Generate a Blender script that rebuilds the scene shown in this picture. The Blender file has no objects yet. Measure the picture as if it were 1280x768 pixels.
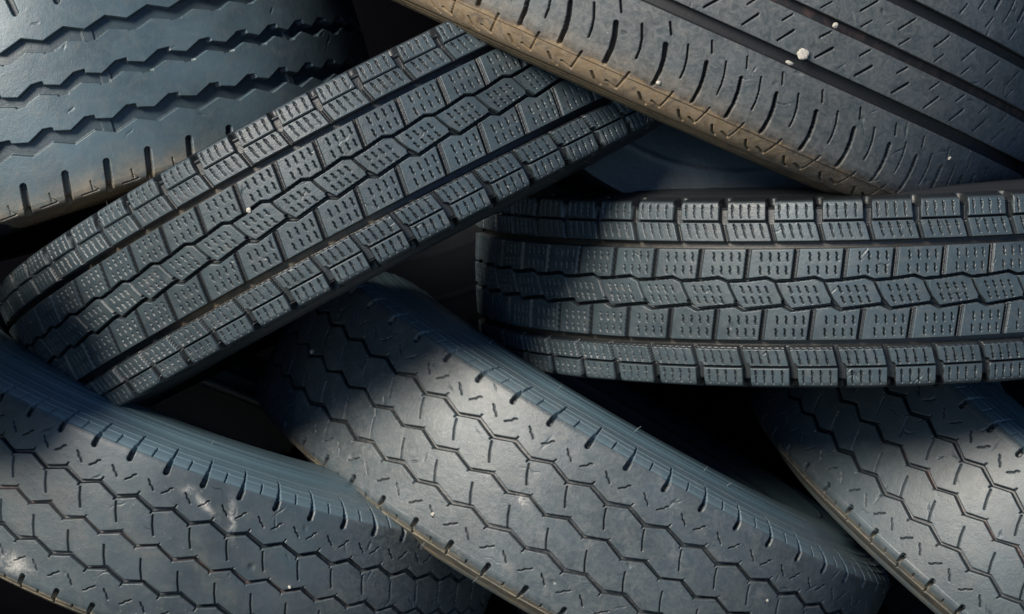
# Pile of used tyres, seen close from above.  Units in the layout tables are "u" = 0.6875 mm.
import bpy, math, random
import numpy as np
from mathutils import Matrix, Vector

S = 0.0006875                      # metres per layout unit
FOC = 3200.0                       # camera distance to the layout plane, in units
PITCH = math.radians(28)           # camera looks this far below the horizon; the earth bank behind is added to darken the gaps
ORIGIN = Vector((0, 0, 1.10))
ROLL = math.radians(24)              # and is held a little askew
ROT = Matrix.Rotation(math.pi / 2 - PITCH, 3, 'X') @ Matrix.Rotation(ROLL, 3, 'Z')
rng = np.random.default_rng(7)
random.seed(7)
scene = bpy.context.scene
COL = scene.collection


def world(p):
    """layout point (x right, y up, z towards the viewer) -> world metres"""
    return ROT @ (Vector(p) * S) + ORIGIN


# ------------------------------------------------------------------ materials
def nodes_of(name):
    m = bpy.data.materials.new(name)
    m.use_nodes = True
    nt = m.node_tree
    for n in list(nt.nodes):
        nt.nodes.remove(n)
    out = nt.nodes.new('ShaderNodeOutputMaterial')
    b = nt.nodes.new('ShaderNodeBsdfPrincipled')
    nt.links.new(b.outputs[0], out.inputs['Surface'])
    return m, nt, b


def noise(nt, scale, detail=4, rough=.6, coord=None, dist=0.0):
    n = nt.nodes.new('ShaderNodeTexNoise')
    n.inputs['Scale'].default_value = scale
    n.inputs['Detail'].default_value = detail
    n.inputs['Roughness'].default_value = rough
    n.inputs['Distortion'].default_value = dist
    nt.links.new(coord, n.inputs['Vector'])
    return n.outputs['Fac']


def ramp(nt, fac, stops):
    r = nt.nodes.new('ShaderNodeValToRGB')
    while len(r.color_ramp.elements) < len(stops):
        r.color_ramp.elements.new(.5)
    for e, (p, c) in zip(r.color_ramp.elements, stops):
        e.position = p
        e.color = (c[0], c[1], c[2], 1) if not isinstance(c, (int, float)) else (c, c, c, 1)
    nt.links.new(fac, r.inputs[0])
    return r.outputs[0]


def mix(nt, fac, a, b, mode='MIX'):
    n = nt.nodes.new('ShaderNodeMix')
    n.data_type = 'RGBA'
    n.blend_type = mode
    for sock, v in ((n.inputs[0], fac), (n.inputs[6], a), (n.inputs[7], b)):
        if isinstance(v, (int, float)):
            sock.default_value = v
        elif isinstance(v, tuple):
            sock.default_value = (v[0], v[1], v[2], 1)
        else:
            nt.links.new(v, sock)
    return n.outputs[2]


def math_n(nt, op, a, b=None):
    n = nt.nodes.new('ShaderNodeMath')
    n.operation = op
    for i, v in enumerate((a, b)):
        if v is None:
            continue
        if isinstance(v, (int, float)):
            n.inputs[i].default_value = v
        else:
            nt.links.new(v, n.inputs[i])
    return n.outputs[0]


def attr(nt, name):
    a = nt.nodes.new('ShaderNodeAttribute')
    a.attribute_name = name
    return a.outputs['Fac']


def rubber(name, worn=(.060, .064, .068), black=(.020, .022, .024), dust=(.30, .22, .13), rough=.5,
           specks=.5, sheen=.0, spec=.55):
    """Tyre rubber: black where untouched, greyer where the road has worn it ('worn'), with
    mud film ('dust'), chalky scuffs ('scuff') and rust-red clay ('clay') where the mesh says so."""
    m, nt, b = nodes_of(name)
    co = nt.nodes.new('ShaderNodeTexCoord').outputs['Object']
    n1 = noise(nt, 14, 5, .6, co, .3)
    n2 = noise(nt, 90, 5, .7, co)
    n3 = noise(nt, 900, 3, .7, co)
    cw = mix(nt, ramp(nt, n1, [(.3, 0.), (.72, 1.)]), tuple(c * .68 for c in worn), tuple(c * 1.25 for c in worn))
    cw = mix(nt, math_n(nt, 'MULTIPLY', ramp(nt, noise(nt, 38, 6, .7, co, 1.5), [(.48, 0.), (.72, 1.)]), .5), cw, tuple(c * f for c, f in zip(worn, (1.55, 1.4, 1.22))))
    base = mix(nt, attr(nt, 'worn'), black, cw)
    base = mix(nt, math_n(nt, 'MULTIPLY', attr(nt, 'worn'), math_n(nt, 'MULTIPLY', ramp(nt, n2, [(.5, 0.), (.75, 1.)]), .4)), base, (.115, .112, .108))
    # fine pale grit
    sp = nt.nodes.new('ShaderNodeTexVoronoi')
    sp.inputs['Scale'].default_value = 230
    nt.links.new(co, sp.inputs['Vector'])
    spk = ramp(nt, sp.outputs['Distance'], [(.06, 1.), (.13, 0.)])
    spk = math_n(nt, 'MULTIPLY', spk, ramp(nt, noise(nt, 45, 3, .6, co), [(.52, 0.), (.68, 1.)]))
    base = mix(nt, math_n(nt, 'MULTIPLY', spk, specks), base, (.34, .32, .30))
    base = mix(nt, attr(nt, 'sky_tint'), base, mix(nt, n1, (.075, .125, .158), (.12, .178, .208)))
    # dust film, broken up
    dn = math_n(nt, 'ADD', ramp(nt, noise(nt, 48, 7, .78, co, 1.0), [(.36, 0.), (.64, 1.)]), .22)
    dfac = math_n(nt, 'MINIMUM', math_n(nt, 'MULTIPLY', attr(nt, 'dust'), dn), .95)
    dcol = mix(nt, n2, tuple(c * .55 for c in dust), dust)
    base = mix(nt, dfac, base, dcol)
    sfn = ramp(nt, noise(nt, 120, 6, .8, co, 1.2), [(.40, 0.), (.62, 1.)])
    sfac = math_n(nt, 'MINIMUM', math_n(nt, 'MULTIPLY', attr(nt, 'scuff'), sfn), .9)
    base = mix(nt, sfac, base, (.36, .35, .33))
    base = mix(nt, math_n(nt, 'MULTIPLY', attr(nt, 'clay'), ramp(nt, noise(nt, 70, 4, .7, co, .5), [(.42, 0.), (.62, .75)])), base, (.11, .058, .050))
    nt.links.new(base, b.inputs['Base Color'])
    r = math_n(nt, 'ADD', math_n(nt, 'MULTIPLY', n2, .22), rough - .1)
    r = math_n(nt, 'ADD', r, math_n(nt, 'MULTIPLY', dfac, .35))
    nt.links.new(r, b.inputs['Roughness'])
    b.inputs['Specular IOR Level'].default_value = spec
    bp = nt.nodes.new('ShaderNodeBump')
    bp.inputs['Strength'].default_value = .8
    bp.inputs['Distance'].default_value = .0006
    h = math_n(nt, 'ADD', math_n(nt, 'MULTIPLY', n3, .45), n2)
    nt.links.new(h, bp.inputs['Height'])
    nt.links.new(bp.outputs[0], b.inputs['Normal'])
    return m


M = {}
M['winter'] = rubber('winter_rubber', (.043, .062, .074), (.014, .017, .020), rough=.38, specks=.5)
M['bus'] = rubber('smooth_rubber', (.066, .102, .124), (.036, .054, .066), dust=(.30, .24, .16), rough=.38, specks=.1)
M['car'] = rubber('dusty_rubber', (.047, .061, .070), (.012, .012, .014), dust=(.27, .19, .105), rough=.6, specks=1.)
M['van'] = rubber('van_rubber', (.045, .062, .073), (.012, .017, .022), dust=(.34, .28, .19), rough=.42, specks=.8)
M['van_side'] = rubber('van_sidewall_rubber', (.085, .135, .165), (.080, .130, .158), rough=.30, specks=.3, spec=.9)  # paled and blued to stand in for sky light on the sidewalls
M['side'] = rubber('sidewall_rubber', (.026, .029, .033), (.022, .025, .029), rough=.4, specks=.25)
M['far_side'] = rubber('smooth_sidewall_rubber', (.026, .040, .050), (.022, .036, .046), rough=.42, specks=.2)
M['inner'] = rubber('inner_liner_rubber', (.016, .016, .017), (.012, .012, .013), rough=.55, specks=.1)


M['deep'] = rubber('shaded_heap_rubber', (.006, .007, .009), (.004, .005, .007), rough=.7, specks=.0, spec=.08)  # near-black: the shade deep in the heap is put into the colour


def stone_mat(name, col, rough=.8):
    m, nt, b = nodes_of(name)
    co = nt.nodes.new('ShaderNodeTexCoord').outputs['Object']
    n = noise(nt, 500, 5, .7, co)
    nt.links.new(mix(nt, n, tuple(c * .6 for c in col), col), b.inputs['Base Color'])
    b.inputs['Roughness'].default_value = rough
    return m


M['grit'] = stone_mat('pale_stone', (.52, .49, .43))
M['ground'] = None
m, nt, b = nodes_of('shaded_yard_soil')
co = nt.nodes.new('ShaderNodeTexCoord').outputs['Object']
nt.links.new(mix(nt, noise(nt, 30, 6, .7, co), (.0015, .0015, .002), (.003, .003, .004)), b.inputs['Base Color'])  # near-black so gaps stay dark: shade put into the soil colour
b.inputs['Roughness'].default_value = .95
b.inputs['Specular IOR Level'].default_value = 0
M['ground'] = m


# ------------------------------------------------------------------ mesh helpers
def grid_mesh(name, X, mat, parent, closed_u=True, attrs=None, flip=False):
    """X: (nu, nv, 3) array of local metres"""
    nu, nv, _ = X.shape
    me = bpy.data.meshes.new(name)
    me.vertices.add(nu * nv)
    me.vertices.foreach_set('co', X.reshape(-1).astype(np.float32))
    iu = np.arange(nu if closed_u else nu - 1)
    iv = np.arange(nv - 1)
    A, B = np.meshgrid(iu, iv, indexing='ij')
    A2 = (A + 1) % nu
    q = np.stack([A * nv + B, A2 * nv + B, A2 * nv + B + 1, A * nv + B + 1], -1).reshape(-1, 4)
    if flip:
        q = q[:, ::-1]
    nf = len(q)
    me.loops.add(nf * 4)
    me.loops.foreach_set('vertex_index', q.reshape(-1).astype(np.int32))
    me.polygons.add(nf)
    me.polygons.foreach_set('loop_start', (np.arange(nf) * 4).astype(np.int32))
    me.polygons.foreach_set('loop_total', np.full(nf, 4, np.int32))
    me.polygons.foreach_set('use_smooth', np.ones(nf, bool))
    me.update(calc_edges=True)
    for k, v in (attrs or {}).items():
        a = me.attributes.new(k, 'FLOAT', 'POINT')
        a.data.foreach_set('value', np.ascontiguousarray(v, dtype=np.float32).reshape(-1))
    me.materials.append(mat)
    o = bpy.data.objects.new(name, me)
    COL.objects.link(o)
    o.parent = parent
    return o


def sstep(x, a, b):
    t = np.clip((x - a) / (b - a), 0, 1)
    return t * t * (3 - 2 * t)


def tri(u, u_lo, u_hi, v_lo, v_hi):
    """periodic zigzag: v_lo at u_lo, v_hi at u_hi, straight between"""
    up = (u_hi - u_lo) % 1.0
    t = (u - u_lo) % 1.0
    return np.where(t < up, v_lo + (v_hi - v_lo) * t / up, v_hi + (v_lo - v_hi) * (t - up) / (1 - up))


def pl(u, pts):
    """periodic piecewise-linear line through (u, v) points with u in [0,1)"""
    us = np.array([p[0] for p in pts]); vs = np.array([p[1] for p in pts])
    us = np.concatenate([us[-1:] - 1, us, us[:1] + 1]); vs = np.concatenate([vs[-1:], vs, vs[:1]])
    return np.interp(u % 1.0, us, vs)


def wrap(d):
    return (d + .5) % 1.0 - .5


def seg(u, v, a, b, P):
    """distance (units) to the periodic segment a->b, and position along it"""
    um = (a[0] + b[0]) / 2
    du = wrap(u - um) * P
    x0, y0, x1, y1 = (a[0] - um) * P, a[1], (b[0] - um) * P, b[1]
    dx, dy = x1 - x0, y1 - y0
    t = np.clip(((du - x0) * dx + (v - y0) * dy) / (dx * dx + dy * dy + 1e-9), 0, 1)
    return np.hypot(du - x0 - t * dx, v - y0 - t * dy), t


def cut(d, hw, soft=.8):
    return sstep(hw + soft / 2 - d, 0, soft)


class Relief:
    """collects groove depth over a (u, v) grid; rows limits the work to a band of v"""
    def __init__(s, u, v, P):
        s.u, s.v, s.P = u, v, P
        s.d = np.zeros(np.broadcast(u, v).shape, np.float32)
        s.vrow = v[0]

    def band(s, lo, hi):
        j = np.where((s.vrow > lo) & (s.vrow < hi))[0]
        return slice(j[0], j[-1] + 1) if len(j) else None

    def line(s, pts, hw, depth, soft=.8, cap=0, taper=None):
        lo = min(p[1] for p in pts) - 14; hi = max(p[1] for p in pts) + 14
        b = s.band(lo, hi)
        if b is None:
            return
        for p, q in zip(pts[:-1], pts[1:]):
            d, t = seg(s.u, s.v[:, b], p, q, s.P)
            w = hw if taper is None else hw + (taper - hw) * t
            s.d[:, b] = np.maximum(s.d[:, b], depth * cut(d, w, soft))

    def groove(s, centre, hw, depth, lo, hi, soft=1.0, mask=None):
        b = s.band(lo, hi)
        if b is None:
            return
        d = np.abs(s.v[:, b] - centre)
        c = depth * cut(d, hw, soft)
        if mask is not None:
            c = c * mask
        s.d[:, b] = np.maximum(s.d[:, b], c)

    def between(s, lo_c, hi_c, depth, lo, hi, soft=1.2):
        b = s.band(lo, hi)
        if b is None:
            return
        v = s.v[:, b]
        c = depth * sstep(v - lo_c + soft / 2, 0, soft) * sstep(hi_c - v + soft / 2, 0, soft)
        s.d[:, b] = np.maximum(s.d[:, b], c)


def nicks(R, U, V, P, kind):
    """cuts, chips and dents of use, each one somewhere of its own"""
    rs = np.random.default_rng(len(kind) * 31 + int(P * 1000) % 997)
    lo, hi = float(U[:, 0].min()), float(U[:, 0].max())
    order = np.argsort(U[:, 0]); us = U[order, 0]
    vv = V[0]
    ve = FLANK[kind][0]
    for _ in range({'van': 150, 'bus': 120}.get(kind, 420)):
        u0, v0 = rs.uniform(lo, hi), rs.uniform(-ve - 8, ve + 8)
        big = rs.random() < .12
        L = rs.uniform(3, 11) if not big else rs.uniform(2.5, 5)
        W = rs.uniform(.5, 1.0) if not big else rs.uniform(1.5, 3)
        dep = rs.uniform(.6, 1.8) if not big else rs.uniform(.8, 2.2)
        an = rs.uniform(0, math.pi)
        i0, i1 = np.searchsorted(us, [u0 - 16 / P, u0 + 16 / P])
        if i1 <= i0:
            continue
        rows = order[i0:i1]
        j = np.where(np.abs(vv - v0) < 16)[0]
        if not len(j):
            continue
        X = (U[rows] - u0) * P; Y = V[:, j] - v0
        a_ = (X * math.cos(an) + Y * math.sin(an)) / L; b_ = (-X * math.sin(an) + Y * math.cos(an) + 1.2 * np.sin(X * .4)) / W
        blk = R.d[np.ix_(rows, j)]
        R.d[np.ix_(rows, j)] = np.maximum(blk, np.minimum(blk, 0) + dep * np.exp(-(a_ ** 2 + b_ ** 2)))


def hsh(a, b):
    x = np.sin(a * 12.9898 + b * 78.233) * 43758.5453
    return x - np.floor(x)


# ------------------------------------------------------------------ tread patterns
def pat_winter(u, v, P, R):
    """studless winter tread: five rows of siped blocks"""
    row = np.digitize(v, [-92.5, -62, -17, 18, 62, 92.5])
    off = np.array([.14, .05, .5, .93, .2, .74, .70])[row]
    bid = np.floor(u - off)
    R.d = (.9 * hsh(bid, row.astype(float))).astype(np.float32)      # every block worn to its own height
    for s_ in (1, -1):
        R.groove(s_ * 62.6, 4.5, 14, min(s_ * 52, s_ * 74), max(s_ * 52, s_ * 74))
        R.groove(s_ * 92.5, 1.1, 8, min(s_ * 86, s_ * 98), max(s_ * 86, s_ * 98))
    z1 = pl(u, [(.15, 18.2), (.62, 21.6), (.80, 17.)])
    z2 = pl(u, [(.12, -19.2), (.50, -16.4), (.93, -13.4)])
    R.groove(z1, 1.9, 12, 8, 32)
    R.groove(z2, 2.1, 12, -30, -5)
    # lateral gaps
    R.line([(.80, 17), (.87, 6), (.99, -9.5)], 1.3, 9)
    R.line([(.97, -9), (1.07, -17)], 2.6, 11)
    R.line([(.235, 58), (.155, 20)], 1.6, 8, 1.7)
    R.line([(.285, 58), (.205, 22)], 2.2, 3.2, 1.8)
    R.line([(.55, -18), (.45, -58)], 1.6, 8, 1.7)
    R.line([(.60, -20), (.50, -58)], 2.2, 3.2, 1.8)
    R.line([(.70, 93), (.70, 138)], 5.2, 12, 1.4, taper=6.5)
    R.line([(.67, 92), (.775, 66)], 1.8, 10, 1.5)
    R.line([(.72, 92), (.825, 66)], 1.8, 5, 1.5)
    R.line([(.0, -66), (.10, -92)], 3.2, 12)
    R.line([(.135, -92), (.15, -138)], 4.9, 12, 1.4, taper=6.2)
    # sipes: short wavy knife cuts
    def sipe(uc, vt, vb, sl=0.0, hw=.85, dep=5):
        n = 3
        pts = []
        for i in range(n + 1):
            t = i / n
            pts.append((uc + sl * t + (.009 if i % 2 else -.009), vt + (vb - vt) * t))
        R.line(pts, hw, dep, .8)
    for k, f in enumerate((.29, .475, .655, .83)):
        sipe(.235 + f, 52.5, 43); sipe(.175 + f + .03, 35.5, 26.5)
        sipe(.545 + f, -27.5, -37); sipe(.49 + f + .02, -43.5, -52.5)
    for f in (.25, .42, .59, .76):
        sipe(.84 + f, 10.5, 3, .05); sipe(.90 + f, -3, -10.5, .05)
    for f in (.20, .38, .56, .76):
        sipe(.70 + f, 114, 97, 0, .75, 4); sipe(.70 + f, 112, 107, 0, 1.15, 4)
        sipe(.74 + f, 89, 72, .07, .75, 4); sipe(.75 + f, 87, 82, .02, 1.15, 4)
        sipe(.03 + f, -72, -88, .06, .75, 4); sipe(.07 + f, -82, -88, .02, 1.15, 4)
        sipe(.145 + f, -97, -114, 0, .75, 4); sipe(.145 + f, -99, -103, 0, 1.1, 4)
    # scalloped block edges
    b = R.band(-75, -64)
    if b is not None:
        R.d[:, b] = np.maximum(R.d[:, b], 5 * sstep(R.v[:, b] + 69.5 + .9 * np.abs(np.sin(u * math.pi * 7)), 0, 1.2)
                               * sstep(-66 - R.v[:, b], -2, 0))


def pat_van(u, v, P, R, shallow=0.0):
    """commercial rib tread: three zigzag grooves, kinked sipes, shoulder slots"""
    R.groove(tri(u, .46, .95, 45.6, 55.8) + .35 * np.sin(u * 3.3), 2.5 + .4 * np.sin(u * 4.1) * np.sin(u * 1.7 + 1), 9, 36, 66)
    R.groove(tri(u, .39, .89, -5.4, 5.3) + .35 * np.sin(u * 2.9 + 1), 2.0 + .4 * np.sin(u * 3.7 + 2), 9 - shallow, -15, 15)
    R.groove(tri(u, .39, .88, -54.6, -45.2) + .35 * np.sin(u * 3.1 + 2), 2.6 + .4 * np.sin(u * 4.3 + 1), 9, -64, -36)
    R.line([(.51, 39.5), (.59, 27), (.70, 15.5)], 1.0, 4)
    R.line([(.61, -18.5), (.69, -31), (.81, -43.8)], 1.0, 4)
    # ticks off the zigzag corners
    R.line([(.95, 56), (.99, 62)], .7, 5); R.line([(.46, 46), (.44, 41)], .9, 5)
    R.line([(.89, 5), (.93, 9)], .6, 3); R.line([(.39, -5), (.37, -9)], .6, 3)
    R.line([(.39, -55), (.36, -61)], .7, 5)
    # s-shaped sipes
    R.line([(.09, 80.5), (.15, 78), (.17, 75), (.24, 73.5), (.30, 69.5)], .75, 4)
    R.line([(.53, 69.8), (.59, 72.5), (.66, 75), (.69, 79), (.75, 80.5)], .75, 4)
    R.line([(.99, -72.5), (1.03, -75.5), (1.10, -77.5), (1.12, -80.5), (1.18, -83.5)], .75, 4)
    R.line([(.50, -84), (.57, -82), (.62, -78), (.68, -76.5), (.75, -73)], .75, 4)
    # shoulder slots and the small notches between them
    R.line([(.445, 96.5), (.475, 118)], 3.4, 10, 1.4, taper=2.2)
    R.line([(.475, 112), (.52, 150)], 1.9, 5, 1.4, taper=.6)
    R.line([(.96, 110), (1.0, 128)], 1.0, 5, 1.2)
    R.line([(.855, -98.5), (.82, -114)], 3.1, 10, 1.3, taper=2.4)
    R.line([(.82, -114), (.80, -128)], 1.5, 4, 1.2)
    R.line([(.36, -108), (.35, -118)], 1.0, 4, 1.0)
    # moulded steps round the buttress
    b = R.band(105, 175)
    if b is not None:
        w = R.v[:, b]
        st = .9 * sstep(w, 127, 128.4) + 1.0 * np.exp(-((w - 139) / 1.3) ** 2) * -1.0 + 1.2 * sstep(w, 144, 145.2) \
            + .9 * sstep(w, 152, 153) - .8 * np.exp(-((w - 160) / 1.5) ** 2) \
            + 1.3 * sstep(w, 108.6, 109.6) * (1 - sstep(w, 126, 127))
        R.d[:, b] = np.maximum(R.d[:, b], st)
    b = R.band(-175, -108)
    if b is not None:
        w = -R.v[:, b]
        st = 1.4 * sstep(w, 112.5, 114) * (1 - sstep(w, 124, 125)) + 1.2 * sstep(w, 131, 132.5) + 1.0 * sstep(w, 146, 147)
        R.d[:, b] = np.maximum(R.d[:, b], st)


def pat_bus(u, v, P, R):
    """worn bus tread: four smooth ribs between three wide stepped zigzag grooves"""
    up = [(.20, 13.0), (.46, 13.2), (.475, 8.), (.83, 2.)]
    lo = [(.04, -7.4), (.31, -1.5), (.71, -8.5), (.725, -11.), (.96, -11.), (.975, -8.)]
    R.between(pl(u, lo), pl(u, up), 11, -22, 24)
    up1 = [(.29, 73.4), (.75, 62.8)]
    lo1 = [(.0, 48.5), (.29, 55.6), (.69, 49.), (.71, 46.6), (.95, 46.6), (.965, 49.)]
    R.between(pl(u, lo1), pl(u, up1), 11, 38, 84)
    up3 = [(.15, -45.5), (.37, -46.8), (.385, -51.8), (.76, -57.)]
    lo3 = [(.29, -64.8), (.76, -75.)]
    R.between(pl(u, lo3), pl(u, up3), 11, -84, -38)
    # wear bars left in the groove floors
    for vv, off in ((3, 0.), (59, .12), (-60, .3)):
        b = R.band(vv - 22, vv + 22)
        if b is None:
            continue
        k = np.abs(((u + off - 1.9) + 1.25) % 5.0 - 1.25)
        bar = sstep(.13 - k, 0, .03) * (R.d[:, b] > 7)
        R.d[:, b] = np.where(bar > .3, np.minimum(R.d[:, b], 7.5), R.d[:, b])
    R.line([(.33, -108), (.20, -156)], 4.0, 12, 1.6, taper=4.6)
    R.line([(.33, 108), (.20, 156)], 4.0, 12, 1.6, taper=4.6)
    R.line([(.84, -126), (.84, -137)], .9, 3)
    R.line([(.56, -141), (.97, -139.5)], .9, 3)
    R.line([(.84, -132), (.97, -139.5)], .7, 2)
    b = R.band(-190, -143)
    if b is not None:
        w = -R.v[:, b]
        R.d[:, b] = np.maximum(R.d[:, b], 2.2 * sstep(w, 145.5, 147) + 1.0 * sstep(w, 166, 168))


def pat_car(u, v, P, R):
    """asymmetric-looking road tyre: three straight grooves, dashes, curved shoulder slots"""
    R.groove(-62.0, 7.6, 13, -76, -48, 1.6)
    R.groove(0.0, 5.9, 13, -12, 12, 1.6)
    R.groove(61.0, 7.2, 13, 48, 75, 1.6)
    R.line([(.37, -46.5), (.63, -27.5)], 1.3, 6, .8, taper=1.8)
    R.line([(.27, -21.8), (.43, -10.5)], 1.15, 5)
    R.line([(.02, 11), (.19, 23.5)], .8, 5)
    R.line([(.86, 28), (1.13, 48)], 1.15, 5)
    for s_ in (-1, 1):
        o = 0. if s_ < 0 else .35
        R.line([(-.05 + o, s_ * 106.5), (.03 + o, s_ * 122), (.07 + o, s_ * 138), (.055 + o, s_ * 157)], 2.8, 10, 1.2)
        R.line([(.40 + o, s_ * 95.5), (.51 + o, s_ * 112), (.555 + o, s_ * 125), (.56 + o, s_ * 136)], 1.2, 6)
        R.line([(-.15 + o, s_ * 79.5), (-.03 + o, s_ * 93)], 1.1, 6)
    # moulded tick marks on the dusty edge
    R.line([(-.12, -178), (.0, -189), (.13, -194)], 1.8, 6)
    R.line([(.22, -182), (.44, -188)], 1.9, 6)
    R.line([(.44, -188), (.50, -172), (.55, -156)], 1.5, 3.5)
    b = R.band(-240, -158)
    if b is not None:
        w = -R.v[:, b]
        R.d[:, b] = np.maximum(R.d[:, b], 1.6 * sstep(w, 163, 164.5) + 1.8 * sstep(w, 203, 205) - 1.6 * np.exp(-((w - 217) / 2.) ** 2))


FLANK = {
    'winter': (112, [(112, 7.5), (117, 10.3), (119.3, 16), (120.6, 28), (124, 60), (128, 105), (124, 145), (108, 180), (92, 198), (84, 204)]),
    'van': (100, [(100, 6.0), (105, 7.2), (109.5, 10), (113.5, 15), (118, 24.5), (124, 42), (132, 68), (139, 100), (138, 135), (127, 165), (106, 188), (94, 196)]),
    'bus': (139, [(139, 11.6), (145, 14.5), (149.5, 22), (153, 42), (157, 85), (156, 130), (145, 168), (125, 196), (110, 206)]),
    'car': (150, [(150, 13.4), (162, 18.3), (173.5, 26), (183, 36.5), (190, 52), (194, 75), (196, 111), (191, 148), (175, 176), (148, 191)]),
}
TREAD_REACH = {'winter': 34, 'van': 68, 'bus': 34, 'car': 66}    # arc past the tread edge that belongs to the tread mesh
INNER_T = 16


def catmull(pts, n):
    P = np.array(pts, float)
    P = np.vstack([2 * P[0] - P[1], P, 2 * P[-1] - P[-2]])
    out = []
    for i in range(1, len(P) - 2):
        for k in range(n):
            t = k / n
            out.append(.5 * ((2 * P[i]) + (-P[i-1] + P[i+1]) * t + (2*P[i-1] - 5*P[i] + 4*P[i+1] - P[i+2]) * t*t
                             + (-P[i-1] + 3*P[i] - 3*P[i+1] + P[i+2]) * t**3))
    out.append(P[-2])
    return np.array(out)


class Profile:
    """(v, drop) of the outer skin against w: w = v on the tread, arc length beyond its edge"""
    def __init__(s, kind, wscale=1.0, ps=1.0):
        ve, fl = FLANK[kind]
        ve = ve * ps
        c = catmull(fl, 16) * ps
        c[:, 0] = ve + (c[:, 0] - ve) * wscale
        al = np.concatenate([[0], np.cumsum(np.hypot(*np.diff(c, axis=0).T))])
        s.ve, s.w, s.c, s.wmax = ve, ve + al, c, ve + al[-1]

    def __call__(s, w):
        a = np.abs(w)
        v = np.where(a < s.ve, a, np.interp(a, s.w, s.c[:, 0])) * np.sign(w)
        d = np.where(a < s.ve, .0006 * a * a, np.interp(a, s.w, s.c[:, 1]))
        return v, d

    def normal(s, w):
        e = .6
        v1, d1 = s(w + e); v0, d0 = s(w - e)
        tv, td = v1 - v0, -(d1 - d0)
        L = np.hypot(tv, td) + 1e-9
        return -td / L, tv / L          # outward normal in (v, r)


def empty(name, label, cat, loc, rot, group=None):
    o = bpy.data.objects.new(name, None)
    o.empty_display_size = .05
    COL.objects.link(o)
    o.matrix_world = Matrix.Translation(loc) @ rot.to_4x4()
    o['label'] = label
    o['category'] = cat
    if group:
        o['group'] = group
    return o


TYRES = {}


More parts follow.
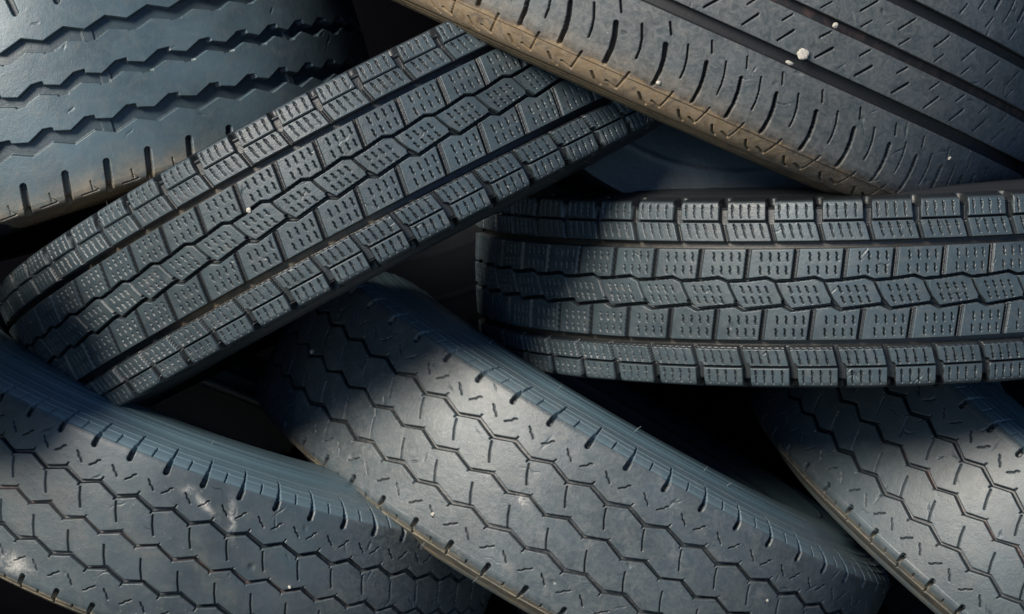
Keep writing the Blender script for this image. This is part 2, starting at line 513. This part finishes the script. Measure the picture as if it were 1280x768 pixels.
def tyre(key, name, label, pose, N, kind, pattern, mats, th_rng, phase=0.0, vshift=0.0, warp=None, wscale=1.0,
         paint=None, fine=.85, ps=1.0, group=None, plain=False):
    Fx, Fy, zf, al, be, R = pose
    t = Vector((math.cos(al), math.sin(al), 0))
    a = Vector((-math.sin(al) * math.cos(be), math.cos(al) * math.cos(be), math.sin(be)))
    n = t.cross(a)
    F = Vector(((Fx - 640) * (FOC - zf) / FOC, (384 - Fy) * (FOC - zf) / FOC, zf))
    C = F - n * R + a * vshift
    Rm = ROT @ Matrix((t, a, n)).transposed()          # local x=t, y=axis, z=n
    Cw = world(C)
    axw = Rm.col[1]
    down = Vector((0, 0, -1)); down = (down - axw * down.dot(axw)); down.normalize()
    base = Cw + down * R * S
    e = empty(name, label, 'tyre', base, Rm, group)
    off = np.array(Rm.inverted() @ (Cw - base))        # tyre centre in the empty's frame
    prof = Profile(kind, wscale, ps)
    dth = 2 * math.pi / N
    P = R * dth
    reach = prof.ve + TREAD_REACH[kind]

    # angles: fine where the photo looks, wider steps round the back
    if plain:
        th = np.linspace(-math.pi, math.pi, 360, endpoint=False)
        wv = np.concatenate([np.linspace(-reach, -prof.ve, 14)[:-1], np.linspace(-prof.ve, prof.ve, 60), np.linspace(prof.ve, reach, 14)[1:]])
    else:
        ths = [th_rng[0]]
        while ths[-1] < th_rng[1]:
            ths.append(ths[-1] + fine * min(1 / max(math.cos(ths[-1]), .01), 2.6) / R)
        nb = int((2 * math.pi - (ths[-1] - ths[0])) * R / 3.2)
        back = np.linspace(ths[-1], ths[0] + 2 * math.pi, nb + 2)[1:-1]
        th = np.concatenate([np.array(ths), back])
        wv = np.arange(-reach, reach + .01, .78)
        wv = np.linspace(-reach, reach, len(wv))
    U = (th / dth)
    if warp:
        U = U - np.interp(U, [w_[0] for w_ in warp], [w_[1] for w_ in warp])
    U = U - phase
    pv = (wv - vshift) / ps                                    # pattern coordinate
    u = U[:, None].astype(np.float32); v = pv[None, :].astype(np.float32)
    rel = Relief(u, np.broadcast_to(v, (1, len(pv))), P)
    if pattern and not plain:
        pattern(u, v, P, rel)
    d = rel.d
    if pattern and not plain:
        nicks(rel, U[:, None], pv[None, :], P, kind)
    # slow waviness of the worn surface
    wob = .35 * np.sin(th * 5 + 1.3)[:, None] * np.cos(wv / 37.)[None, :] + .25 * np.sin(th * 17)[:, None] * np.sin(wv / 23. + 1)[None, :]
    pvv, pd = prof(wv)
    nv_, nr_ = prof.normal(wv)
    dd = d + wob
    Y = pvv[None, :] - nv_[None, :] * dd
    r = (R - pd)[None, :] - nr_[None, :] * dd
    X = np.stack([np.sin(th)[:, None] * r, Y, np.cos(th)[:, None] * r], -1)
    we = 50 if kind == 'van' else 1
    dw = d - (2.4 * sstep(np.abs(wv), prof.ve + 4, prof.ve + 9)[None, :] if kind == 'van' else 0)
    worn = (1 - sstep(dw, .9, 3)) * (1 - sstep(np.abs(wv), prof.ve + we, prof.ve + we + 9))[None, :]
    zero = np.zeros_like(worn)
    at = dict(worn=worn, dust=zero.copy(), scuff=zero.copy(), clay=zero.copy())
    if kind == 'van':      # blue sky light painted onto the upper flank only
        at['sky_tint'] = zero + (.85 * sstep(wv, prof.ve + 6, prof.ve + 12))[None, :]
    if paint:
        paint(at, U[:, None], pv[None, :], d, np.broadcast_to(th[:, None], worn.shape))
    grid_mesh('tread', X * S + off, mats[0], e, True, at)

    # sidewalls, from the tread's edge to the bead
    ts = th if plain else th[::2]
    for sg in (1, -1):
        j = -1 if sg > 0 else 0
        ww = np.linspace(reach, prof.wmax, 70) * sg
        av = np.abs(ww)
        q = (av - reach) / (prof.wmax - reach)
        ridge = np.zeros_like(ww)
        for c_, h_, s_ in ((.07, .9, .010), (.12, 1.1, .007), (.2, 1.3, .012), (.52, 1.6, .014), (.56, 1.0, .01), (.86, 3.0, .03)):
            ridge -= h_ * np.exp(-((q - c_) / s_) ** 2)
        ridge *= sstep(q, 0, .04)
        v_, dr = prof(ww)
        n1, n2 = prof.normal(ww)
        edge = (dd[::1 if plain else 2, j])[:, None] * (1 - sstep(q, 0, .12))[None, :]
        D = ridge[None, :] + edge
        Ys = v_[None, :] - n1[None, :] * D
        rs = (R - dr)[None, :] - n2[None, :] * D
        Xs = np.stack([np.sin(ts)[:, None] * rs, Ys, np.cos(ts)[:, None] * rs], -1)
        z = np.zeros(Xs.shape[:2])
        o = grid_mesh('sidewall', Xs * S + off, mats[1], e, True, dict(worn=z, dust=z + (.0 if not paint else at['dust'][::1 if plain else 2, j][:, None] * (1 - sstep(q, 0, .5))[None, :]), scuff=z, clay=z), flip=sg < 0)
        # bead: a rounded ring at the rim edge
        vb, db = prof(np.array([prof.wmax * sg]))
        phi = np.linspace(0, 2 * math.pi, 13)
        tb = np.linspace(-math.pi, math.pi, 240, endpoint=False)
        rb = R - db[0] - 2 + 9 * np.cos(phi)
        vb_ = vb[0] - sg * 5 + 9 * np.sin(phi)
        Xb = np.stack([np.sin(tb)[:, None] * rb[None, :], np.broadcast_to(vb_[None, :], (len(tb), len(phi))), np.cos(tb)[:, None] * rb[None, :]], -1)
        z = np.zeros(Xb.shape[:2])
        grid_mesh('bead', Xb * S + off, mats[1], e, True, dict(worn=z, dust=z, scuff=z, clay=z), flip=True)
    # inner liner
    ww = np.linspace(-prof.wmax, prof.wmax, 60)
    v_, dr = prof(ww); n1, n2 = prof.normal(ww)
    ti = np.linspace(-math.pi, math.pi, 200, endpoint=False)
    k = INNER_T + 8 * (np.abs(ww) < prof.ve)
    ri = R - dr - n2 * k
    Xi = np.stack([np.sin(ti)[:, None] * ri, np.broadcast_to(v_ - n1 * k, (len(ti), len(ww))), np.cos(ti)[:, None] * ri], -1)
    z = np.zeros(Xi.shape[:2])
    grid_mesh('inner_liner', Xi * S + off, M['inner'], e, True, dict(worn=z, dust=z, scuff=z, clay=z), flip=True)
    TYRES[key] = dict(e=e, off=off, prof=prof, R=R, dth=dth, Rm=Rm, base=base, phase=phase, vshift=vshift, mats=mats,
                      C=C, t=t, a=a, n=n)
    return e


def on_tyre(key, th, w, lift=0.0):
    """local point and outward normal on a tyre's skin"""
    T = TYRES[key]
    v, d = T['prof'](np.array([w])); n1, n2 = T['prof'].normal(np.array([w]))
    r = T['R'] - d[0] + n2[0] * lift
    p = Vector((math.sin(th) * r, v[0] + n1[0] * lift, math.cos(th) * r)) * S + Vector(T['off'])
    nn = Vector((math.sin(th) * n2[0], n1[0], math.cos(th) * n2[0]))
    return p, nn


# ------------------------------------------------------------------ paint: stains and dirt with shapes of their own
def nz(th, v, f, seed=0.0):
    return (np.sin(th * f + seed) * np.cos(v * .11 + seed * 2) + np.sin(th * f * 2.3 + v * .07 + seed)) * .5


def paint_winter_b(at, u, v, d, th):
    g = np.exp(-((v + 62.5) / 5.) ** 2)
    at['dust'] += .75 * g * sstep(th, -.62, -.45) * (1 - sstep(th, -.02, .12)) * (d > 12.5)
    at['dust'] += .35 * np.exp(-((v - 62.5) / 5.) ** 2) * sstep(th, -.8, -.6) * (1 - sstep(th, -.3, -.1)) * (d > 12.5)


def paint_none(at, u, v, d, th):
    at['dust'] += .15 * np.exp(-((np.abs(v) - 62.5) / 5.) ** 2) * (d > 12.5)


def paint_car(at, u, v, d, th):
    e_ = sstep(-v, 157 + 3 * nz(th, v, 31), 163 + 3 * nz(th, v, 31))
    at['dust'] += (1.1 * e_ + .35 * sstep(-v, 120, 160)) * (1 - .55 * sstep(th, .12, .5))
    at['worn'] *= 1
    at['clay'] += .75 * ((np.abs(v) < 5.5) & (d > 6)) * np.clip(.6 + nz(th, v, 60), 0, 1)
    at['scuff'] += .22 * (d < 2)


def paint_bus(at, u, v, d, th):
    k = sstep(-v, 96, 150) * (1 - sstep(th, .45, .8))
    at['dust'] += .6 * k + 1.1 * sstep(-v, 143, 148) * (1 - sstep(th, .5, .9))
    at['dust'] += .28 * sstep(-v, 78, 90) * .3 * np.clip(.5 + nz(th, v, 12, 1.7), 0, 1) * (1 - sstep(th, .3, .5))


def paint_e(at, u, v, d, th):
    at['dust'] += .85 * sstep(-v, 106, 111)
    def blob(cu, cv, su, sv, rot=0.):
        x = (u - cu) * 49; y = v - cv
        c, s = math.cos(rot), math.sin(rot)
        x, y = c * x + s * y, -s * x + c * y
        return np.exp(-((x / su) ** 2 + (y / sv) ** 2))
    at['scuff'] += 1.3 * blob(*E_SPOT[0], 20, 12) + 1.2 * blob(*E_SPOT[1], 16, 4, -.5) + 1.1 * blob(*E_SPOT[2], 5, 22, .35) + .9 * blob(*E_SPOT[3], 8, 6)
    at['scuff'] += .22 * sstep(th, .45, .7)
    at['dust'] += .10 * np.exp(-((v + 5) / 35.) ** 2) * np.clip(.4 + nz(th, v, 14), 0, 1)
    g = (d > 1.2) & (np.abs(v) < 12)
    at['clay'] += .55 * g
    at['worn'] = np.where(g, .6, at['worn'])


E_SPOT = [(-2.3 - .12, -88), (1.75 - .12, 74), (2.55 - .12, 70), (1.25 - .12, 84)]


def paint_f(at, u, v, d, th):
    at['dust'] += .8 * sstep(-v, 109, 113)
    at['scuff'] += .12 + .12 * np.clip(nz(th, v, 18), 0, 1)
    # groove packed with dried mud for a short stretch
    at['scuff'] += 1.0 * np.exp(-(((u + 1.2) * 56 / 10) ** 2 + ((v + 4) / 7) ** 2))


def paint_g(at, u, v, d, th):
    at['dust'] += .45 * sstep(-v, 109, 113)
    g = (d > 1.2) & (np.abs(v) < 12)
    at['clay'] += .7 * g * (np.sin(u * 2 * math.pi + .8) > -.2)


# ------------------------------------------------------------------ the tyres
WB = [(-8.0, -0.088), (-7.0, 0.011), (-6.0, 0.034), (-5.0, 0.001), (-4.0, -0.012), (-3.0, -0.003), (-2.0, 0.009), (-1.0, 0.015), (0.0, -0.003), (1.0, -0.024), (2.0, -0.007), (3.0, 0.017), (4.0, 0.027)]
WD = [(-8.0, 0.026), (-7.0, 0.005), (-6.0, -0.017), (-5.0, -0.013), (-4.0, 0.01), (-3.0, 0.022), (-2.0, 0.002), (-1.0, -0.009), (0.0, -0.006), (1.0, -0.003), (2.0, 0.001), (3.0, 0.01)]
WA = [(-1.0, 0.013), (0.0, 0.021), (1.0, 0.001), (2.0, -0.032), (3.0, -0.029), (4.0, 0.016), (5.0, 0.056), (6.0, 0.032), (7.0, -0.016), (8.0, -0.071), (9.0, -0.042), (10.0, 0.054), (11.0, 0.14)]
# the road tyre's lugs are moulded at uneven spacing: measured position minus index
WC = [(-9, .9), (-2.2, .8), (-1.3, .7), (-.3, .7), (.78, .78), (1.66, .66), (2.43, .43), (3.25, .25), (4.23, .23), (5.22, .22), (6.24, .24), (7.1, .1), (10, -.2)]

tyre('B', 'winter_tyre', 'siped winter tyre slanting from lower left up under the brown edged tyre',
     (427.4, 222.6, 80.6, .48782, .0085, 535.3), 58.67, 'winter', pat_winter, (M['winter'], M['side']), (-1.6, 1.6),
     phase=.585, warp=WB, wscale=.75, fine=.7, ps=.977, paint=paint_winter_b, group='winter tyres in the pile')
tyre('D', 'winter_tyre', 'siped winter tyre standing level at the right, below the brown edged tyre',
     (1106.1, 367.2, .5, .02739, .09885, 520.0), 52.33, 'winter', pat_winter, (M['winter'], M['side']), (-1.6, .5),
     phase=.0, warp=WD, wscale=1.0, fine=.7, paint=paint_none, group='winter tyres in the pile')
tyre('A', 'bus_tyre', 'smooth worn bus tyre with wide stepped zigzag grooves, at the upper left of the pile',
     (27.8, 112.8, -76, .29621, .0196, 427.2), 46.70, 'bus', pat_bus, (M['bus'], M['side']), (-.2, 1.6),
     phase=.0, vshift=-5.0, warp=WA, paint=paint_bus)
tyre('C', 'car_tyre', 'wide road tyre with straight grooves and brown dusty shoulder, at the upper right',
     (835.4, -63.9, 151.9, -.41859, .1133, 586.9), 60.0, 'car', pat_car, (M['car'], M['side']), (-.95, .95),
     warp=WC, ps=.985, paint=paint_car)
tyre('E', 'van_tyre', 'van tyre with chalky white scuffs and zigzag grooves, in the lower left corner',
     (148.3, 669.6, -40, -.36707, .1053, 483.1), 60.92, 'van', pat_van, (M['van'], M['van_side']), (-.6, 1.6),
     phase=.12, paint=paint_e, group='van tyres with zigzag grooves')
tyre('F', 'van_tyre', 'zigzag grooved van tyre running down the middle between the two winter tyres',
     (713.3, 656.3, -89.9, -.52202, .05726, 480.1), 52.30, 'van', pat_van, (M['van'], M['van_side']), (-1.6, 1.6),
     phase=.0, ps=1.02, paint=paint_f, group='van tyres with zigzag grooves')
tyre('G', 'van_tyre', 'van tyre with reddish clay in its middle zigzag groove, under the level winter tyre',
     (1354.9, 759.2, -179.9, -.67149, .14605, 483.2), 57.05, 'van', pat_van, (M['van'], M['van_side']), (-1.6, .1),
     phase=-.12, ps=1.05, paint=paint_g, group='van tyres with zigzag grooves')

# tyres lying deeper in the heap, glimpsed in the gaps; 'I' is an off-frame shade caster
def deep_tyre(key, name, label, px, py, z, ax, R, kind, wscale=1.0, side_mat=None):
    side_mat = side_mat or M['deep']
    k = (FOC - z) / FOC
    C = Vector(((px - 640) * k, (384 - py) * k, z))
    a = Vector(ax).normalized()
    t = Vector((1, 0, 0)); t = (t - a * t.dot(a)).normalized()
    n = t.cross(a)
    Rm = ROT @ Matrix((t, a, n)).transposed()
    Cw = world(C)
    axw = Rm.col[1]
    down = Vector((0, 0, -1)); down = (down - axw * down.dot(axw)); down.normalize()
    base = Cw + down * R * S
    e = empty(name, label, 'tyre', base, Rm, 'tyres deeper in the pile')
    off = np.array(Rm.inverted() @ (Cw - base))
    prof = Profile(kind, wscale)
    th = np.linspace(-math.pi, math.pi, 420, endpoint=False)
    wv = np.linspace(-prof.ve - 10, prof.ve + 10, 90)
    v_, d_ = prof(wv); n1, n2 = prof.normal(wv)
    g = 9 * np.exp(-((np.abs(wv) - 55) / 4.) ** 2) + 9 * np.exp(-(wv / 4.) ** 2)
    lug = (0 if key == 'H' else 8) * sstep(np.abs(wrap(th * 60 / (2 * math.pi)) * 50), 6, 3)[:, None] * sstep(np.abs(wv), 88, 92)[None, :]
    g = np.maximum(g[None, :], lug)
    r = (R - d_)[None, :] - n2 * g
    X = np.stack([np.sin(th)[:, None] * r, v_[None, :] - n1 * g, np.cos(th)[:, None] * r], -1)
    z0 = np.zeros(X.shape[:2])
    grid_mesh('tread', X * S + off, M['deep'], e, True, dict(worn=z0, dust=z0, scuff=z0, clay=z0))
    for sg in (1, -1):
        ww = np.linspace(prof.ve + 10, prof.wmax, 60) * sg
        q = np.linspace(0, 1, 60)
        rd = -1.6 * np.exp(-((q - .3) / .012) ** 2) - 1.4 * np.exp(-((q - .62) / .01) ** 2) - 3 * np.exp(-((q - .9) / .02) ** 2)
        v_, d_ = prof(ww); n1, n2 = prof.normal(ww)
        ledge = g[:, -1 if sg > 0 else 0][:, None] * (1 - sstep(q, 0, .15))[None, :]
        D = rd[None, :] + ledge
        r = (R - d_)[None, :] - n2 * D
        X = np.stack([np.sin(th)[:, None] * r, v_[None, :] - n1 * D, np.cos(th)[:, None] * r], -1)
        z0 = np.zeros(X.shape[:2])
        grid_mesh('sidewall', X * S + off, side_mat, e, True, dict(worn=z0, dust=z0, scuff=z0, clay=z0), flip=sg < 0)
        vb, db = prof(np.array([prof.wmax * sg]))
        phi = np.linspace(0, 2 * math.pi, 13)
        rb = R - db[0] - 2 + 9 * np.cos(phi)
        X = np.stack([np.sin(th)[:, None] * rb[None, :], np.broadcast_to((vb[0] - sg * 5 + 9 * np.sin(phi))[None, :], (len(th), 13)), np.cos(th)[:, None] * rb[None, :]], -1)
        z0 = np.zeros(X.shape[:2])
        grid_mesh('bead', X * S + off, M['deep'], e, True, dict(worn=z0, dust=z0, scuff=z0, clay=z0), flip=True)
    ww = np.linspace(-prof.wmax, prof.wmax, 60)
    v_, dr = prof(ww); n1, n2 = prof.normal(ww)
    ri = R - dr - n2 * INNER_T
    X = np.stack([np.sin(th)[:, None] * ri, np.broadcast_to(v_ - n1 * INNER_T, (len(th), len(ww))), np.cos(th)[:, None] * ri], -1)
    z0 = np.zeros(X.shape[:2])
    grid_mesh('inner_liner', X * S + off, M['deep'], e, True, dict(worn=z0, dust=z0, scuff=z0, clay=z0), flip=True)
    return e


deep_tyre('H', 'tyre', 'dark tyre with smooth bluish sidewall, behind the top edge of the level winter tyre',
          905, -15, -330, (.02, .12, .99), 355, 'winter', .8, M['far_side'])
deep_tyre('I', 'tyre', 'unseen tyre added past the left edge to shade the slanting winter tyre',
          -165, 378, 60, (.2, .2, .95), 145, 'winter', .45, M['side'])  # added off-frame to shade the winter tyre's lower left end
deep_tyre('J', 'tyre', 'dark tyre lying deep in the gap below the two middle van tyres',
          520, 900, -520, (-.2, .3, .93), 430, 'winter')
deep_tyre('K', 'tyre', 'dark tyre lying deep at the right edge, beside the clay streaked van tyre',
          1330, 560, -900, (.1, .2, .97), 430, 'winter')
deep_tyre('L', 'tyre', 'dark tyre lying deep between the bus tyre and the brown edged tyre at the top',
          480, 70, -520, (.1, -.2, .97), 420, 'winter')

# unseen rest of the heap, added to keep sun out of the gaps
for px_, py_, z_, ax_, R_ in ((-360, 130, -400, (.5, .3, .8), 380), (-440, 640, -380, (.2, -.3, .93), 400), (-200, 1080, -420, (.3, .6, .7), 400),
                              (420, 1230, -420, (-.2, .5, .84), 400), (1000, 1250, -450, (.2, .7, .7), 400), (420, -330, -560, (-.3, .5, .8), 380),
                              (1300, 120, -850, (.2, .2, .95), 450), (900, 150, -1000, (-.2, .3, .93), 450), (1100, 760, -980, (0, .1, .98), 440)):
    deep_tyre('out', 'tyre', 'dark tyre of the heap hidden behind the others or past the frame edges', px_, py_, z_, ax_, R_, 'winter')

# ------------------------------------------------------------------ small stones and rubber hairs
def stone(name, label, px, py, key, size, shape=(1, 1, .8), seed=1, lift=0.0):
    """a pebble lying on the tyre 'key' where the sight line through (px, py) meets its skin"""
    T = TYRES[key]
    # solve (th, w) for the pixel
    th, w = 0.0, 0.0
    def pr(th, w):
        v, d = T['prof'](np.array([w])); r = T['R'] - d[0]
        p = T['C'] + T['t'] * (math.sin(th) * r) + T['n'] * (math.cos(th) * r) + T['a'] * float(v[0])
        s_ = FOC / (FOC - p.z)
        return np.array([640 + p.x * s_, 384 - p.y * s_])
    for _ in range(60):
        f0 = pr(th, w) - [px, py]
        if abs(f0).sum() < .01:
            break
        J = np.stack([(pr(th + 1e-3, w) - pr(th, w)) / 1e-3, (pr(th, w + .1) - pr(th, w)) / .1], 1)
        dlt = np.linalg.solve(J, -f0)
        th += float(np.clip(dlt[0], -.2, .2)); w += float(np.clip(dlt[1], -40, 40))
    p, nn = on_tyre(key, th, w, lift)
    pw = T['e'].matrix_world @ p
    nw = (T['Rm'] @ nn).normalized()
    rs = np.random.default_rng(seed)
    import bmesh
    bm = bmesh.new()
    bmesh.ops.create_icosphere(bm, subdivisions=3, radius=1)
    dirs = [Vector(rs.normal(size=3)).normalized() for _ in range(14)]
    offs = rs.uniform(.62, .92, 14)
    for vtx in bm.verts:
        k = 1.0
        for dv, o_ in zip(dirs, offs):
            c = vtx.co.normalized().dot(dv)
            if c > .05:
                k = min(k, o_ / c)
        k *= 1 + .05 * math.sin(vtx.co.x * 9 + vtx.co.y * 7 + seed)
        vtx.co = Vector((vtx.co.x * k * shape[0], vtx.co.y * k * shape[1], vtx.co.z * k * shape[2])) * size * S
    me = bpy.data.meshes.new(name)
    bm.to_mesh(me); bm.free()
    me.materials.append(M['grit'])
    o = bpy.data.objects.new(name, me)
    COL.objects.link(o)
    q = nw.to_track_quat('Z', 'Y')
    o.matrix_world = Matrix.Translation(pw + nw * size * shape[2] * S * .35) @ q.to_matrix().to_4x4()
    o['label'] = label
    o['category'] = 'stone'
    return o


stone('stone_chip', 'cream stone chip wedged across the lowest straight groove of the brown edged tyre', 1003, 68, 'C', 8.5, (1.1, .85, .7), 3, -2)
stone('stone_chip', 'small pale stone flake in the groove just left of the big cream chip', 987, 79, 'C', 5, (1.2, .6, .5), 5, -3)
stone('grit', 'white grit grain in the upper zigzag groove of the slanting winter tyre', 311, 263.5, 'B', 4, (1, 1, .9), 8, -1)
stone('grit', 'white grit grain beside a zigzag groove near the upper end of the middle tyre', 391, 440.5, 'F', 4.2, (1, .8, .8), 11, 0)
stone('grit', 'white grit grain in the lower shoulder sipes of the middle van tyre', 541.5, 643, 'F', 2.8, (1, 1, .8), 12, 0)
stone('grit', 'pale grit grain caught in the reddish centre groove of the brown edged tyre', 1045.5, 32, 'C', 4, (1, 1, .8), 14, -4)
stone('grit', 'white grit grain at the foot of a curved slot beside the brown dust', 823, 103.5, 'C', 3, (1, 1, .8), 17, 0)
stone('grit', 'white grit grain on the shaded shoulder near the right end of the brown edged tyre', 1186.5, 198, 'C', 2.6, (1, 1, .8), 19, 0)
stone('grit', 'white grit grain on the shaded right end of the scuffed van tyre', 362, 734, 'E', 2.6, (1, 1, .8), 21, 0)
stone('grit', 'white grit grain on the lower shoulder of the middle van tyre near the bottom edge', 959, 750.5, 'F', 2.4, (1, 1, .8), 23, 0)


def hair(key, th, w, length, lean=(0, 0, 0), rad=.55):
    """moulding vent hair still standing on the rubber (part of its tyre)"""
    T = TYRES[key]
    p, nn = on_tyre(key, th, w, -1.0)
    n = 7; m = 6
    side = nn.cross(Vector((0, 1, 0))).normalized(); up = side.cross(nn)
    L = Vector(lean)
    X = np.zeros((m, n, 3))
    for j in range(n):
        t_ = j / (n - 1)
        c = p + nn * (length * t_ * S) + L * (length * t_ * t_ * S)
        rr = rad * (1 - .5 * t_) * S
        for i in range(m):
            a_ = 2 * math.pi * i / m
            X[i, j] = c + side * (math.cos(a_) * rr) + up * (math.sin(a_) * rr)
    z = np.zeros((m, n))
    grid_mesh('vent_hair', X, T['mats'][1], T['e'], True, dict(worn=z, dust=z + .3, scuff=z, clay=z))


for key, u_, w_, ln, lean in (('F', -4.55, 190, 11, (.3, 0, .2)), ('F', -2.05, 186, 9, (.2, 0, .4)), ('F', .35, 192, 12, (.3, 0, 0)),
                              ('F', 2.6, 188, 10, (0, 0, .3)), ('F', 3.4, 184, 7, (.4, 0, .2)), ('F', -1.3, -150, 10, (-.2, 0, .2)),
                              ('F', -2.9, -146, 8, (-.2, 0, .2)), ('A', -.95, -200, 12, (.4, 0, .2)), ('E', 1.5, 186, 7, (.2, 0, .2)),
                              ('E', -3.0, 150, 6, (.2, 0, .2)), ('B', -4.1, 135, 6, (.3, 0, .2)), ('B', -5.5, 133, 6, (.3, 0, .2)),
                              ('B', 4.3, -134, 9, (.9, 0, .2)), ('B', 5.4, -134, 9, (.9, 0, .2)), ('C', 1.2, -250, 8, (.2, 0, .2))):
    T = TYRES[key]
    hair(key, u_ * T['dth'], w_, ln, lean)

# ------------------------------------------------------------------ ground
gx = np.linspace(-14, 14, 80)
gy = np.concatenate([np.linspace(-14, .6, 60), np.linspace(.7, 1.5, 30), np.linspace(1.7, 14, 40)])
GX, GY = np.meshgrid(gx, gy, indexing='ij')
GZ = 2.6 * sstep(GY, .75, 1.45) + .02 * np.sin(GX * 3.1 + GY * 2.3) + .015 * np.sin(GX * 7.7 - GY * 5.1)  # the rise behind the heap is made up, to close off the gaps
X = np.stack([GX, GY, GZ], -1)
go = grid_mesh('ground', X, M['ground'], None, False)
go['kind'] = 'structure'

# ------------------------------------------------------------------ camera
cam = bpy.data.cameras.new('camera')
co_ = bpy.data.objects.new('camera', cam)
COL.objects.link(co_)
co_.matrix_world = Matrix.Translation(world((0, 0, FOC))) @ ROT.to_4x4()
cam.sensor_width = 36
cam.lens = 36 * FOC / 1280
cam.clip_end = 200
cam.clip_start = .05
scene.camera = co_

# ------------------------------------------------------------------ light
SUN_CAM = Vector((-.50, .40, .77)).normalized()      # towards the sun, in the viewer's axes
sd = (ROT @ SUN_CAM).normalized()
elev = math.asin(sd.z)
azim = math.atan2(sd.x, sd.y)
print('SUN elevation', math.degrees(elev), 'azimuth', math.degrees(azim))
sun = bpy.data.lights.new('sun', 'SUN')
sun.energy = 3.4
sun.angle = math.radians(20)
sun.color = (1, .91, .78)
so = bpy.data.objects.new('sun', sun)
COL.objects.link(so)
so.rotation_euler = sd.to_track_quat('Z', 'Y').to_euler()
w = bpy.data.worlds.new('World')
scene.world = w
w.use_nodes = True
nt = w.node_tree
bg = nt.nodes['Background']
sky = nt.nodes.new('ShaderNodeTexSky')
sky.sky_type = 'NISHITA'
sky.sun_disc = False
sky.sun_elevation = max(elev, math.radians(3))
sky.sun_rotation = azim
sky.dust_density = 0.0
sky.ozone_density = 3.5
nt.links.new(sky.outputs[0], bg.inputs[0])
bg.inputs[1].default_value = .065
vs = scene.view_settings
vs.view_transform = 'Standard'
vs.look = 'None'
vs.gamma = 1
vs.exposure = .88
